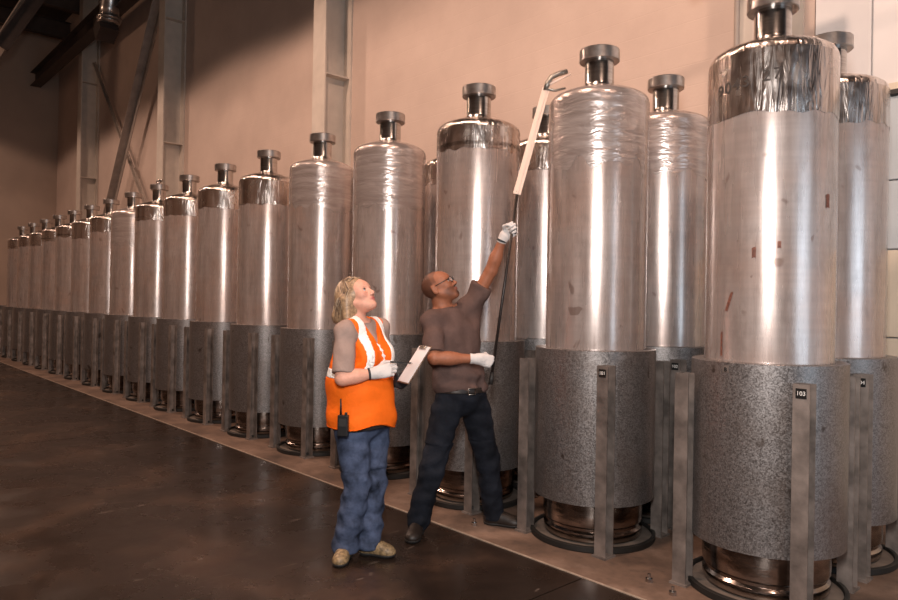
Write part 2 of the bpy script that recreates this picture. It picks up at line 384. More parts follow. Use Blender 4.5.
lab2 = ['rear-row steel tank at the right edge, half behind the nearest tank', 'rear-row steel tank seen between the nearest two front tanks', 'rear-row steel tank peeking out left of the film-wrapped tank under the pole',
        'rear-row steel tank, a sliver right of the tank between the people', 'rear-row steel tank almost hidden behind the tank between the people']
for k in range(5):
    tank(X0 - k * DX, YR + DY, *spec2[k], lab2[k], 'steel tanks in the rear row')
# stamped numbers and scuffs on the nearest tank
def wrap_text(s, size, a0, z0, r, parent, mat, name):
    me = text_mesh(s, size, .0012, .0006)
    for v in me.vertices:
        a = a0 + v.co.x / r; rr = r + v.co.z; z = z0 + v.co.y
        v.co = (rr * math.cos(a), rr * math.sin(a), z)
    me.materials.clear(); return link(name, me, mat, parent)
AC = math.atan2(-YR, -X0)                             # direction from the tank axis to the camera
simple('stamp_dark', (.035, .026, .022), .7, 0)
for i, ch in enumerate('9043 27'):
    if ch != ' ': wrap_text(ch, .085, AC - .85 + .155 * i, 2.715 + .006 * i, R + .003, tanks[0], 'stamp_dark', 'stamped_digit')
for a, z0, w_, h, sl in ((-.22, 1.83, .02, .055, .0), (.14, 1.87, .018, .035, 0), (-.62, 1.57, .018, .10, .035), (-.75, 1.34, .014, .13, 0), (.95, 2.1, .03, .07, .0)):
    v, f = curved_patch(R + .0005, AC + a, z0, w_, h, sl); mesh_obj('scuff_mark', v, f, 'rust_mark', tanks[0])
# valve stub on one far tank
bm = bmesh.new(); tube(bm, [(0, 0, 3.26), (0, 0, 3.33)], .03, 12); tube(bm, [(-.09, .02, 3.335), (.09, -.02, 3.345)], .022, 10); bm_obj('valve', bm, 'machined', tanks[8], True)

# ------------------------------------------------------------------ stands: galvanized sleeve, four channel posts, ring
RS = .400; ZS0, ZS1 = .285, 1.257
sleeve_me = lathe([(RS, ZS0), (RS, ZS1), (RS - .004, ZS1 + .002), (R + .004, ZS1 + .002), (R + .004, ZS1 - .02), (RS - .006, ZS1 - .02), (RS - .006, ZS0), (RS, ZS0)], 80); sleeve_me.materials.append(M['galv'])
ring_me = lathe([(.392, .0), (.41, .0), (.415, .006), (.415, .036), (.408, .040), (.392, .040), (.392, 0)], 64); ring_me.materials.append(M['black_ring'])
pad_me = lathe([(0, .0), (.39, .0), (.39, .019), (.385, .0205), (0, .0205)], 64); pad_me.materials.append(M['pad_steel'])
def channel_me(sx, sy):
    """C-channel: web faces the aisle, open towards the near end"""
    h_, w_, t_ = .042, .040, .007
    o = [(-w_, -h_), (w_, -h_), (w_, -h_ + t_), (-w_ + t_, -h_ + t_), (-w_ + t_, h_ - t_), (w_, h_ - t_), (w_, h_), (-w_, h_)]
    bm = bmesh.new(); prism(bm, o, 0, 1.175); bmesh.ops.recalc_face_normals(bm, faces=bm.faces)
    me = bpy.data.meshes.new('post'); bm.to_mesh(me); bm.free(); me.materials.append(M['post_steel']); return me
post_me = channel_me(1, 1)
bm = bmesh.new(); box(bm, (-.05, -.055, 0), (.05, .055, .012)); bmesh.ops.recalc_face_normals(bm, faces=bm.faces); plate_me = bpy.data.meshes.new('foot_plate'); bm.to_mesh(plate_me); bm.free(); plate_me.materials.append(M['post_steel'])
PA = .318
def stand(x, y, label, group, number=None):
    s = empty('tank_stand', (x, y, .004))
    link('sleeve', sleeve_me, None, s); link('ring', ring_me, None, s); link('pad', pad_me, None, s)
    for sx in (-1, 1):
        for sy_ in (-1, 1):
            p = link('post', post_me, None, s, loc=(sx * PA, sy_ * PA, 0)); 
            link('foot_plate', plate_me, None, p)
            if number and sx == 1 and sy_ == -1:
                pl = box_obj('number_plate', (-.026, -.0445, 1.105), (.026, -.042, 1.155), 'plate_black', p, .001)
                me = text_mesh(number, .030, .0005); me.materials.clear()
                me.transform(Matrix.Translation((0, -.0447, 1.130)) @ Matrix.Rotation(math.pi / 2, 4, 'X')); link('number', me, 'print_white', p)
    tag(s, label, 'stand', group); return s
nums = {0: '103', 1: '101', 2: '99', 3: '97'}
slab_ = {0: 'galvanized sleeve stand at the bottom right under the nearest tank', 1: 'galvanized sleeve stand under the tank the pole touches', 2: 'galvanized sleeve stand behind the legs of the man', 3: 'galvanized sleeve stand between the woman and the man', 4: 'galvanized sleeve stand just left of the woman'}
stands = []
for k in range(19):
    lab = slab_.get(k) or ('front-row sleeve stand, %s from the camera' % ordn[k] if k < 16 else ['sleeve stand under the farthest front-row tank', 'empty sleeve stand beyond the farthest tank', 'last empty sleeve stand at the left frame edge'][k - 16])
    stands.append(stand(X0 - k * DX, YR, lab, 'sleeve stands in the front row', nums.get(k)))
slab2 = ['rear-row sleeve stand at the right frame edge', 'rear-row sleeve stand seen between the nearest two front stands', 'rear-row sleeve stand glimpsed right of the man', 'rear-row sleeve stand glimpsed between the man and the tank behind him', 'rear-row sleeve stand almost hidden behind the two people']
for k in range(5):
    stand(X0 - k * DX, YR + DY, slab2[k], 'sleeve stands in the rear row', {0: '104', 1: '102', 2: '100'}.get(k))
bp = wrap_text('B', .03, AC - .52, 1.22, RS + .0035, stands[0], 'plate_black', 'letter')
v, f = curved_patch(RS + .001, AC - .52, 1.22, .04, .04); mesh_obj('letter_plate', [Vector(q) for q in v], f, 'post_steel', stands[0])
# small bolts on the apron
for i, (x, y) in enumerate(((-2.13, 3.50), (-1.95, 3.44), (-3.47, 3.44))):
    bm = bmesh.new(); tube(bm, [(0, 0, 0), (0, 0, .02)], .022, 6); tube(bm, [(0, 0, .02), (0, 0, .045)], .01, 8)
    o = bm_obj('anchor_bolt', bm, 'machined', loc=(x, y, .004)); tag(o, ['anchor bolt on the concrete between the nearest two stands', 'anchor bolt on the concrete left of the nearest stand', 'anchor bolt on the concrete by the shoe of the man'][i], 'bolt', 'anchor bolts')


# ------------------------------------------------------------------ people: smooth distance fields meshed by surface nets
def V3(*a): return np.array(a, dtype=np.float64)
def nrm(v): v = np.asarray(v, float); return v / np.linalg.norm(v)
class Vol:
    def __init__(s, lo, hi, h):
        s.lo = np.array(lo, float); s.h = h
        s.n = np.ceil((np.array(hi, float) - s.lo) / h).astype(int) + 1
        s.d = np.full(s.n, .25, np.float32)
        s.ax = [(s.lo[i] + np.arange(s.n[i]) * h).astype(np.float32) for i in range(3)]
    def _sl(s, lo, hi):
        a = np.clip(np.floor((np.array(lo) - s.lo) / s.h).astype(int), 0, s.n); b = np.clip(np.ceil((np.array(hi) - s.lo) / s.h).astype(int) + 1, 0, s.n)
        sl = tuple(slice(int(i), int(j)) for i, j in zip(a, b))
        return sl, s.ax[0][sl[0]][:, None, None], s.ax[1][sl[1]][None, :, None], s.ax[2][sl[2]][None, None, :]
    def _op(s, sl, q, k, sub):
        a = s.d[sl]
        if a.size == 0: return
        if sub:
            q = -q; hh = np.maximum(k - np.abs(a - q), 0) / k; s.d[sl] = np.maximum(a, q) + hh * hh * k * .25
        else:
            hh = np.maximum(k - np.abs(a - q), 0) / k; s.d[sl] = np.minimum(a, q) - hh * hh * k * .25
    def cap(s, a, b, ra, rb=None, k=.02, sub=False):
        a = np.array(a, float); b = np.array(b, float); rb = ra if rb is None else rb
        pad = max(ra, rb) + .05 + k
        sl, X, Y, Z = s._sl(np.minimum(a, b) - pad, np.maximum(a, b) + pad)
        d = b - a; L2 = max(float(d @ d), 1e-9)
        t = np.clip(((X - a[0]) * d[0] + (Y - a[1]) * d[1] + (Z - a[2]) * d[2]) / L2, 0, 1)
        q = np.sqrt((X - a[0] - t * d[0]) ** 2 + (Y - a[1] - t * d[1]) ** 2 + (Z - a[2] - t * d[2]) ** 2) - (ra + (rb - ra) * t)
        s._op(sl, q, k, sub)
    def ell(s, c, r, B=None, k=.02, sub=False):
        c = np.array(c, float); r = np.array(r, float); B = np.eye(3) if B is None else np.array(B, float)
        pad = r.max() + .05 + k
        sl, X, Y, Z = s._sl(c - pad, c + pad)
        P = [(X - c[0]) * B[i][0] + (Y - c[1]) * B[i][1] + (Z - c[2]) * B[i][2] for i in range(3)]
        k0 = np.sqrt(sum((P[i] / r[i]) ** 2 for i in range(3))); k1 = np.sqrt(sum((P[i] / r[i] ** 2) ** 2 for i in range(3)))
        s._op(sl, k0 * (k0 - 1) / np.maximum(k1, 1e-6), k, sub)
    def chain(s, pts, rs, k=.02):
        for i in range(len(pts) - 1): s.cap(pts[i], pts[i + 1], rs[i], rs[i + 1], k)
    def grid(s): return s.ax[0][:, None, None], s.ax[1][None, :, None], s.ax[2][None, None, :]
    def clip(s, c, n, k=.004):
        n = nrm(n); X, Y, Z = s.grid(); q = (X - c[0]) * n[0] + (Y - c[1]) * n[1] + (Z - c[2]) * n[2]
        hh = np.maximum(k - np.abs(s.d - q), 0) / k; s.d = np.maximum(s.d, q) + hh * hh * k * .25
    def lclip(s, c, n, rad):
        n = nrm(n); X, Y, Z = s.grid(); q = (X - c[0]) * n[0] + (Y - c[1]) * n[1] + (Z - c[2]) * n[2]
        r = np.sqrt((X - c[0]) ** 2 + (Y - c[1]) ** 2 + (Z - c[2]) ** 2); s.d = np.maximum(s.d, np.minimum(q, rad - r))
    def grow(s, v): s.d -= v
    def ripple(s, amp, seed, freq=(18, 45), zmin=-9, zmax=9, nz=2.0):
        rnd = np.random.RandomState(seed); X, Y, Z = s.grid(); acc = 0
        for _ in range(6):
            dv = rnd.normal(size=3) * np.array([1, 1, nz]); dv = dv / np.linalg.norm(dv) * rnd.uniform(*freq)
            ph = rnd.uniform(0, 6.28); wv = rnd.normal(size=3) * 7
            acc = acc + np.sin(dv[0] * X + dv[1] * Y + dv[2] * Z + ph + 1.3 * np.sin(wv[0] * X + wv[1] * Y + wv[2] * Z))
        msk = ((Z > zmin) & (Z < zmax)).astype(np.float32)
        s.d += amp * acc / 2.2 * msk
    def copy(s):
        c = object.__new__(Vol); c.lo = s.lo; c.h = s.h; c.n = s.n; c.ax = s.ax; c.d = s.d.copy(); return c
    def inter(s, other): s.d = np.maximum(s.d, other); return s
    def mesh(s):
        d = s.d; ins = d < 0
        n = [m_ - 1 for m_ in d.shape]
        corner = [(i, j, k) for i in (0, 1) for j in (0, 1) for k in (0, 1)]
        cnt = sum(ins[i:i + n[0], j:j + n[1], k:k + n[2]].astype(np.int8) for i, j, k in corner)
        act = np.argwhere((cnt > 0) & (cnt < 8))
        idx = np.full(n, -1, np.int32); idx[tuple(act.T)] = np.arange(len(act))
        val = np.stack([d[act[:, 0] + i, act[:, 1] + j, act[:, 2] + k] for i, j, k in corner], 1)
        acc = np.zeros((len(act), 3)); ne = np.zeros(len(act))
        for a in range(8):
            for b in range(a + 1, 8):
                ca, cb = np.array(corner[a]), np.array(corner[b])
                if np.abs(ca - cb).sum() != 1: continue
                va, vb = val[:, a], val[:, b]; mk = (va < 0) != (vb < 0)
                t = np.where(mk, va / np.where(mk, va - vb, 1), 0)
                acc += mk[:, None] * (ca + t[:, None] * (cb - ca)); ne += mk
        P = s.lo + (act + acc / ne[:, None]) * s.h
        faces = []
        for ax in range(3):
            o1, o2 = (ax + 1) % 3, (ax + 2) % 3
            A = [slice(None)] * 3; Bs = [slice(None)] * 3; A[ax] = slice(0, -1); Bs[ax] = slice(1, None)
            e = ins[tuple(A)] != ins[tuple(Bs)]
            q = np.argwhere(e); q = q[(q[:, o1] > 0) & (q[:, o2] > 0) & (q[:, o1] < n[o1]) & (q[:, o2] < n[o2])]
            fl_ = ins[tuple(q.T)]
            c = []
            for (da, db) in ((-1, -1), (0, -1), (0, 0), (-1, 0)):
                p_ = q.copy(); p_[:, o1] += da; p_[:, o2] += db; c.append(idx[tuple(p_.T)])
            c = np.stack(c, 1); c[~fl_] = c[~fl_][:, ::-1]; faces.append(c)
        F = np.concatenate(faces); F = F[(F >= 0).all(1)]
        return P, F
def vol_obj(name, vol, mat, parent=None, colfn=None):
    P, F = vol.mesh(); me = bpy.data.meshes.new(name)
    me.vertices.add(len(P)); me.vertices.foreach_set('co', P.astype(np.float32).ravel())
    me.loops.add(F.size); me.loops.foreach_set('vertex_index', F.astype(np.int32).ravel())
    me.polygons.add(len(F)); me.polygons.foreach_set('loop_start', np.arange(0, F.size, 4, dtype=np.int32))
    me.update(calc_edges=True); me.validate(); me.shade_smooth()
    if colfn is not None:
        ca = me.color_attributes.new('Col', 'FLOAT_COLOR', 'POINT'); c = np.ones((len(P), 4), np.float32); c[:, :3] = colfn(P); ca.data.foreach_set('color', c.ravel())
    return link(name, me, mat, parent)
def attr_mat(name, rough=.5, sss=0, bump=0, bs=200):
    t = NT(name); a = t.n('ShaderNodeAttribute', attribute_name='Col'); v = t.coord((1, 1, 1))
    c = t.mix(t.ramp(t.noise(v, 60, 3), [(.35, 0), (.75, .18)]), a.outputs['Color'], (.25, .10, .06), 'MULTIPLY')
    if bump: t.bump(t.noise(v, bs, 2), bump, .002)
    M[name] = t.out(color=c, rough=rough); return M[name]
attr_mat('skin', .58, bump=.06)
def cloth(name, c, rough=.85, var=.2, weave=0, scale=9):
    t = NT(name); v = t.coord((1, 1, 1))
    col = t.ramp(t.noise(v, scale, 4, .6), [(.3, tuple(x * (1 - var) for x in c)), (.72, tuple(min(1, x * (1 + var)) for x in c))])
    h = t.noise(v, 26, 3, .5, .8)
    t.bump(h, .35, .012)
    M[name] = t.out(color=col, rough=rough, spec=.15)
cloth('tee_brown', (.115, .072, .062)); cloth('denim_dark', (.011, .013, .019), .8, .5, scale=7); cloth('denim_blue', (.058, .076, .128), .8, .8, scale=9)
cloth('vest_orange', (.90, .155, .010), .7, .08); cloth('stripe_white', (.92, .91, .88), .4, .03); cloth('undershirt', (.34, .245, .21), .8, .12); cloth('dark_hem', (.03, .025, .024))
cloth('glove_white', (.66, .62, .60), .8, .1); cloth('glove_dark', (.04, .042, .046), .6, .2)
simple('leather_dark', (.018, .012, .009), .5, 0, .3, 30, .2); simple('leather_tan', (.24, .165, .085), .5, 0, .55, 60, .2); simple('rubber', (.018, .016, .015), .6)
simple('hair_blonde', (.33, .215, .125), .45, 0, .45, 70); simple('hair_light', (.52, .39, .27), .4, 0, .2, 40); simple('hair_shadow', (.13, .075, .045), .5, 0, .3, 40)
simple('eye_white', (.50, .46, .43), .25); simple('iris', (.03, .018, .012), .15); simple('frame_black', (.01, .01, .01), .3)
simple('radio_black', (.012, .012, .013), .4); simple('buckle', (.5, .45, .4), .25, .9); simple('paper', (.80, .79, .80), .6, 0, .03); simple('board_brown', (.16, .09, .05), .6)
t = NT('lens_clear'); M['lens'] = t.out(color=(.95, .97, 1), rough=.05, alpha=.25, spec=.8)

def frame_from(f, roll=0):
    f = nrm(f); s_ = nrm([-f[1], f[0], 0]); t_ = np.cross(f, s_); return np.stack([f, s_, t_])
class Head:
    def __init__(s, c, f, sc_=1.0): s.c = np.array(c, float); s.B = frame_from(f); s.k = sc_
    def p(s, f, l, t): return s.c + s.k * (f * s.B[0] + l * s.B[1] + t * s.B[2])
    def local(s, P): return (P - s.c) @ s.B.T / s.k
    def build(s, v, jaw=1.0):
        K = s.k; E = lambda c, r, k=.015, sub=False: v.ell(s.p(*c), np.array(r) * K, s.B, k * K, sub); C = lambda a, b, ra, rb, k=.012: v.cap(s.p(*a), s.p(*b), ra * K, rb * K, k * K)
        E((-.012, 0, .038), (.100, .077, .088), .01)
        E((.034, 0, -.028), (.062, .060 * jaw, .084), .035)
        E((.040, 0, .035), (.058, .066, .055), .03)
        for q in (-1, 1):
            C((.0, q * .056, -.035), (.066, q * .018, -.088), .020, .020, .025)
            E((.062, q * .043, -.014), (.026, .022, .024), .02)
            C((.083, q * .012, .030), (.070, q * .048, .030), .011, .010, .012)
        E((.076, 0, -.090), (.022, .026 * jaw, .019), .02)
        for q in (-1, 1): E((.103, q * .031, .008), (.020, .017, .0125), .012, True)
        C((.090, 0, .020), (.112, 0, -.022), .0075, .0105, .010)
        E((.112, 0, -.027), (.012, .011, .010), .008)
        for q in (-1, 1): E((.103, q * .012, -.031), (.010, .008, .008), .006)
        E((.094, 0, -.052), (.013, .023, .0055), .008); E((.092, 0, -.064), (.013, .020, .0065), .008)
        v.cap(s.p(.107, -.018, -.0578), s.p(.107, .018, -.0578), .0025 * K, None, .004, True)
        for q in (-1, 1):
            E((-.014, q * .086, -.002), (.021, .010, .035), .004); E((-.007, q * .097, .002), (.011, .007, .020), .004, True)
    def extras(s, parent, brow, glasses=False):
        for q in (-1, 1):
            bm = bmesh.new(); bmesh.ops.create_uvsphere(bm, u_segments=16, v_segments=10, radius=.0135 * s.k)
            bmesh.ops.translate(bm, verts=bm.verts, vec=s.p(.0775, q * .031, .0075)); e = bm_obj('eye', bm, 'eye_white', parent, True)
            bm = bmesh.new(); bmesh.ops.create_uvsphere(bm, u_segments=12, v_segments=8, radius=.0062 * s.k)
            bmesh.ops.translate(bm, verts=bm.verts, vec=s.p(.0868, q * .031, .0095)); bm_obj('iris', bm, 'iris', e, True)
            bm = bmesh.new(); tube(bm, [s.p(.0925, q * .012, .027), s.p(.090, q * .027, .033), s.p(.077, q * .046, .029)], .004 * s.k, 6, .0022 * s.k); bm_obj('eyebrow', bm, brow, parent, True)
            bm = bmesh.new(); tube(bm, [s.p(.0865, q * .0185, .0125), s.p(.0925, q * .029, .0165), s.p(.0835, q * .044, .0115)], .0028 * s.k, 6, .0016 * s.k); bm_obj('eyelash', bm, 'frame_black', parent, True)
        if glasses:
            g = None
            for q in (-1, 1):
                ring = [s.p(.112 - .010 * abs(math.cos(a)) * (1 if math.cos(a) * 1 > 0 else .2), q * (.034 + .026 * math.cos(a)), .006 + .019 * math.sin(a)) for a in np.linspace(0, 2 * math.pi, 25)]
                bm = bmesh.new(); tube(bm, ring, .0022, 6)
                if g is None: g = bm_obj('glasses', bm, 'frame_black', parent, True)
                else: bm_obj('rim', bm, 'frame_black', g, True)
                bm = bmesh.new(); vs_ = [bm.verts.new(p_) for p_ in ring[:-1]]; bm.faces.new(vs_); bm_obj('lens', bm, 'lens', g)
                bm = bmesh.new(); tube(bm, [s.p(.106, q * .06, .012), s.p(.06, q * .080, .014), s.p(-.01, q * .083, .018), s.p(-.022, q * .083, .005)], .0028, 6); bm_obj('temple', bm, 'frame_black', g, True)
            bm = bmesh.new(); tube(bm, [s.p(.112, -.009, .012), s.p(.116, 0, .015), s.p(.112, .009, .012)], .002, 6); bm_obj('bridge', bm, 'frame_black', g, True)
FING = [(.030, .088, (.043, .026, .021), .0098), (.0095, .092, (.047, .030, .022), .0100), (-.0105, .088, (.043, .028, .021), .0095), (-.029, .079, (.034, .021, .018), .0086)]
def hand_vol(wrist, d, s_, n, curls, thumb, arm, sc_=1.0, h=.0026, cuff=.05):
    """palm, four fingers of unequal length bending towards the palm normal, thumb off the side of the palm, cuff"""
    w_ = np.array(wrist, float); d = nrm(d); s_ = nrm(np.array(s_) - d * np.dot(s_, d)); n = np.array(n, float); n = nrm(n - d * (n @ d) - s_ * (n @ s_))
    lo = w_ - .16 * sc_; hi = w_ + .16 * sc_ + d * .06; lo = np.minimum(lo, w_ + d * .06 - .16)
    v = Vol(lo, np.maximum(hi, w_ + .16), h)
    P = lambda a, b, c: w_ + sc_ * (d * a + s_ * b + n * c)
    for off, kn, ln, r in FING:
        v.cap(P(.0, off * .55, 0), P(kn, off, 0), .0165 * sc_, .0125 * sc_, .014)
    v.ell(P(.05, .0, .002), np.array((.045, .040, .015)) * sc_, [d, s_, n], .012)
    v.cap(P(.012, .018, .006), P(.045, .034, .012), .017 * sc_, .014 * sc_, .012)
    for (off, kn, ln, r), cu in zip(FING, curls):
        p_ = P(kn, off, 0); th = 0
        for L, c, rr in zip(ln, cu, (1.05, .98, .88)):
            th += math.radians(c); q = p_ + sc_ * L * (d * math.cos(th) + n * math.sin(th)); v.cap(p_, q, r * rr * sc_, r * rr * .94 * sc_, .0035); p_ = q
    p_ = P(.032, .032, .010)
    for vec, L, r in zip(thumb, (.036, .030, .024), (.0125, .0112, .0100)):
        vec = nrm(vec); q = p_ + sc_ * L * (d * vec[0] + s_ * vec[1] + n * vec[2]); v.cap(p_, q, r * sc_, r * .93 * sc_, .004); p_ = q
    a = nrm(arm); v.cap(w_ - a * cuff, w_ + d * .012, .034 * sc_, .029 * sc_, .02); v.clip(w_ - a * (cuff + .004), -a)
    return v
def shoe(name, heel, toe_dir, L, wd_, hgt, upper, parent, shaft=None):
    """heel point on the floor, toe direction; returns upper with a sole child"""
    d = nrm([toe_dir[0], toe_dir[1], 0]); s_ = np.array([-d[1], d[0], 0]); z_ = np.array([0, 0, 1.]); hb = np.array([heel[0], heel[1], 0.])
    v = Vol(np.minimum(hb, hb + d * L) - .12, np.maximum(hb, hb + d * L) + (.12, .12, hgt + .1), .0045)
    P = lambda a, b, c: hb + d * a * L + s_ * b + z_ * c
    B = [d, s_, z_]
    v.ell(P(.17, 0, .045), (L * .19, wd_ * .42, .06), B, .02); v.ell(P(.50, .0, .04), (L * .34, wd_ * .44, .05), B, .03)
    v.ell(P(.76, 0, .034), (L * .235, wd_ * .50, .040), B, .03); v.cap(P(.20, 0, .06), P(.18, 0, hgt), wd_ * .44, wd_ * .42, .03); v.cap(P(.2, 0, .09), P(.55, 0, .06), .034, .028, .03)
    v.clip((0, 0, hgt), (0, 0, 1)); v.clip((0, 0, .004), (0, 0, -1))
    u = v.copy(); u.clip((0, 0, .020), (0, 0, -1)); o = vol_obj(name, u, upper, parent)
    w_ = v.copy(); w_.grow(.004); w_.clip((0, 0, .024), (0, 0, 1)); w_.clip((0, 0, .0), (0, 0, -1)); vol_obj('sole', w_, 'rubber', o)
    bm = bmesh.new()
    for a in (.36, .43, .50): tube(bm, [P(a, -.024, .088 - .05 * (a - .3)), P(a + .02, 0, .100 - .07 * (a - .3)), P(a, .024, .088 - .05 * (a - .3))], .003, 5)
    lo_ = bm_obj('laces', bm, 'rubber', o); lo_['kind'] = 'stuff'
    return o

# ---- the man: reaching up with a pole, head tipped back
def build_man():
    O = (-3.4, 3.25, 0.0)
    F = V3(.46, -.888, 0); Lf = V3(.888, .46, 0); TB = [Lf, F, V3(0, 0, 1)]
    Rsh, Lsh = V3(-.215, -.10, 1.425), V3(.030, .11, 1.505)
    Rel, Rwr = V3(-.195, -.235, 1.195), V3(.085, -.195, 1.192); Lel, Lwr = V3(.175, .05, 1.775), V3(.248, -.015, 1.995)
    Rhip, Lhip = V3(-.100, -.045, .845), V3(.070, .055, .845)
    Rkn, Lkn = V3(-.197, -.075, .46), V3(.180, .145, .455); Ran, Lan = V3(-.294, -.025, .10), V3(.228, .205, .10)
    neck = V3(-.140, .02, 1.50); H = Head((-.172, .0, 1.642), (.80, -.22, .56))
    lo, hi = (-.48, -.48, -.01), (.55, .45, 2.12)
    b = Vol(lo, hi, .0062)
    b.ell((-.017, 0, .91), (.165, .11, .12), TB, .04); b.ell((-.035, .005, 1.06), (.145, .10, .15), TB, .05); b.ell((-.085, .01, 1.31), (.175, .11, .19), TB, .05)
    b.cap(Rsh, Lsh, .055, .055, .04); b.cap(neck - V3(0, 0, .03), H.p(-.02, 0, -.02), .064, .060, .03); b.cap(neck + V3(-.01, 0, -.02), Rsh, .05, .045, .04); b.cap(neck + V3(-.01, 0, -.02), Lsh, .05, .045, .04)
    b.chain([Rsh, Rel, Rwr], [.052, .041, .027], .02); b.chain([Lsh, Lel, Lwr], [.052, .041, .027], .02)
    b.ell((Rel + Rwr) / 2 - (Rwr - Rel) * .18, (.085, .045, .045), [nrm(Rwr - Rel), *frame_from(Rwr - Rel)[1:]], .02); b.ell((Lel + Lwr) / 2 - (Lwr - Lel) * .18, (.075, .044, .044), [nrm(Lwr - Lel), *frame_from(Lwr - Lel)[1:]], .02)
    b.cap(Rwr, Rwr + V3(.07, .008, -.015), .022, .010, .01); b.cap(Lwr, Lwr + V3(.055, -.014, .04), .022, .010, .01)
    b.chain([Rhip, Rkn, Ran], [.082, .056, .042], .03); b.chain([Lhip, Lkn, Lan], [.082, .056, .042], .03)
    b.cap(Ran, Ran + V3(-.02, -.09, -.065), .034, .02, .01); b.cap(Lan, Lan + V3(.09, -.03, -.065), .034, .02, .01)
    H.build(b, 1.06)
    def skin(P):
        q = H.local(P); c = np.tile(np.array(rgb(158, 100, 72)), (len(P), 1))
        def blend(mask, col):
            mask = np.clip(mask, 0, 1)[:, None]; c[:] = c * (1 - mask) + np.array(col) * mask
        f_, l_, t_ = q[:, 0], q[:, 1], q[:, 2]
        head = (np.abs(l_) < .1) & (np.abs(f_) < .14) & (np.abs(t_) < .14)
        line = .055 - .75 * (f_ - .02)                      # cropped hair: crown, back and sides
        blend(head * np.clip((t_ - np.where(f_ > .02, .075 + 1.2 * (f_ - .02), np.where(f_ > -.03, .03, -.045))) / .012, 0, 1) * (.55 + .25 * (f_ < -.01)), rgb(62, 38, 28))
        bd = np.clip(1 - np.abs(t_ + .062) / .05, 0, 1) * np.clip((f_ - .02) / .03, 0, 1) * head
        blend(np.clip(bd * 1.6, 0, 1) * .55 * (t_ < -.035), rgb(45, 28, 22))
        lip = np.clip(1.4 - (((f_ - .096) / .02) ** 2 + (l_ / .022) ** 2 + ((t_ + .058) / .0125) ** 2), 0, 1) * head
        blend(lip, rgb(140, 78, 66))
        gt = np.clip(1.5 - (((f_ - .085) / .03) ** 2 + (l_ / .028) ** 2 + ((t_ + .088) / .018) ** 2), 0, 1) * head; blend(gt * .8, rgb(35, 22, 18))
        ms = np.clip(1.5 - (((f_ - .10) / .02) ** 2 + (l_ / .026) ** 2 + ((t_ + .043) / .007) ** 2), 0, 1) * head; blend(ms * .8, rgb(35, 22, 18))
        return c
    man = vol_obj('person', b, 'skin', None, skin); man.location = O; man.rotation_euler = (0, 0, YAW)
    tag(man, 'man in brown t-shirt and dark jeans reaching up with a long pole', 'person')
    H.extras(man, 'frame_black', True)
    # t-shirt
    s = Vol((-.45, -.42, .84), (.40, .40, 1.82), .0065)
    s.ell((-.020, 0, .99), (.190, .135, .11), TB, .05); s.ell((-.040, .0, 1.10), (.180, .128, .15), TB, .06); s.ell((-.085, .01, 1.30), (.200, .130, .21), TB, .06)
    s.cap(Rsh, Lsh, .068, .068, .04); s.cap(neck + V3(0, 0, -.045), Rsh, .066, .06, .04); s.cap(neck + V3(0, 0, -.045), Lsh, .066, .06, .04)
    ra = nrm(Rel - Rsh); la = nrm(Lel - Lsh)
    s.cap(Rsh, Rsh + ra * .215, .068, .070, .035); s.cap(Lsh, Lsh + la * .175, .070, .074, .05); s.cap(Lsh, V3(.02, .04, 1.30), .07, .07, .06)
    s.ripple(.0038, 3, (30, 75)); s.ripple(.005, 5, (40, 80), .9, 1.22, 4)
    s.clip((0, 0, .935), (0, 0, -1), .01)
    s.lclip(Rsh + ra * .235, ra, .14)
    X, Y, Z = s.grid()                                        # crew neck: cut above a tilted plane near the neck only
    nn = nrm(V3(-.18, .02, 1)); q = (X - neck[0]) * nn[0] + (Y - neck[1]) * nn[1] + (Z - neck[2] - .010) * nn[2]; rad = np.sqrt((X - neck[0]) ** 2 + (Y - neck[1]) ** 2) - .088
    s.d = np.maximum(s.d, np.minimum(q, -rad))
    s.lclip(Lsh + la * .195, la, .16)
    shirt = vol_obj('t_shirt', s, 'tee_brown', man)
    c = Vol((-.32, -.18, 1.42), (.05, .2, 1.62), .005); ring = [neck + V3(-.01, 0, .004) + .074 * (math.cos(a) * nrm(V3(1, 0, .18)) + math.sin(a) * V3(0, 1, 0)) for a in np.linspace(0, 2 * math.pi, 25)]
    for i in range(24): c.cap(ring[i], ring[i + 1], .010, None, .004)
    vol_obj('collar', c, 'tee_brown', shirt)
    # jeans and belt
    j = Vol((-.48, -.42, .04), (.46, .40, 1.04), .0065)
    j.ell((-.017, 0, .93), (.180, .125, .13), TB, .03); j.cap((-.018, 0, .93), (-.02, 0, 1.0), .13, .13, .04)
    j.chain([Rhip + V3(-.01, 0, .0), Rkn, Ran + V3(0, 0, -.02)], [.104, .080, .072], .03); j.chain([Lhip + V3(.012, 0, 0), Lkn, Lan + V3(0, 0, -.02)], [.104, .080, .072], .03)
    j.ripple(.0048, 11, (45, 95), .05, .62, 3); j.ripple(.003, 12, (40, 90), .62, 1.0, 2)
    j.clip((0, 0, .995), (0, 0, 1)); j.clip((0, 0, .036), (0, 0, -1))
    jeans = vol_obj('jeans', j, 'denim_dark', man)
    bl = j.copy(); bl.grow(.007); bl.clip((0, 0, .992), (0, 0, 1)); bl.clip((0, 0, .955), (0, 0, -1)); belt = vol_obj('belt', bl, 'leather_dark', man)
    bc = V3(-.017, 0, .972) + F * .148; bm = bmesh.new(); tube(bm, [bc + Lf * a + V3(0, 0, 1) * b_ for a, b_ in ((-.026, -.02), (.026, -.02), (.026, .02), (-.026, .02), (-.026, -.02))], .004, 6); bm_obj('buckle', bm, 'buckle', belt, True)
    shoe('boot', Ran[:2] + V3(.010, .058), (-.16, -1), .270, .105, .135, 'leather_dark', man); shoe('boot', V3(.165, .225), (.95, -.30), .285, .105, .135, 'leather_dark', man)
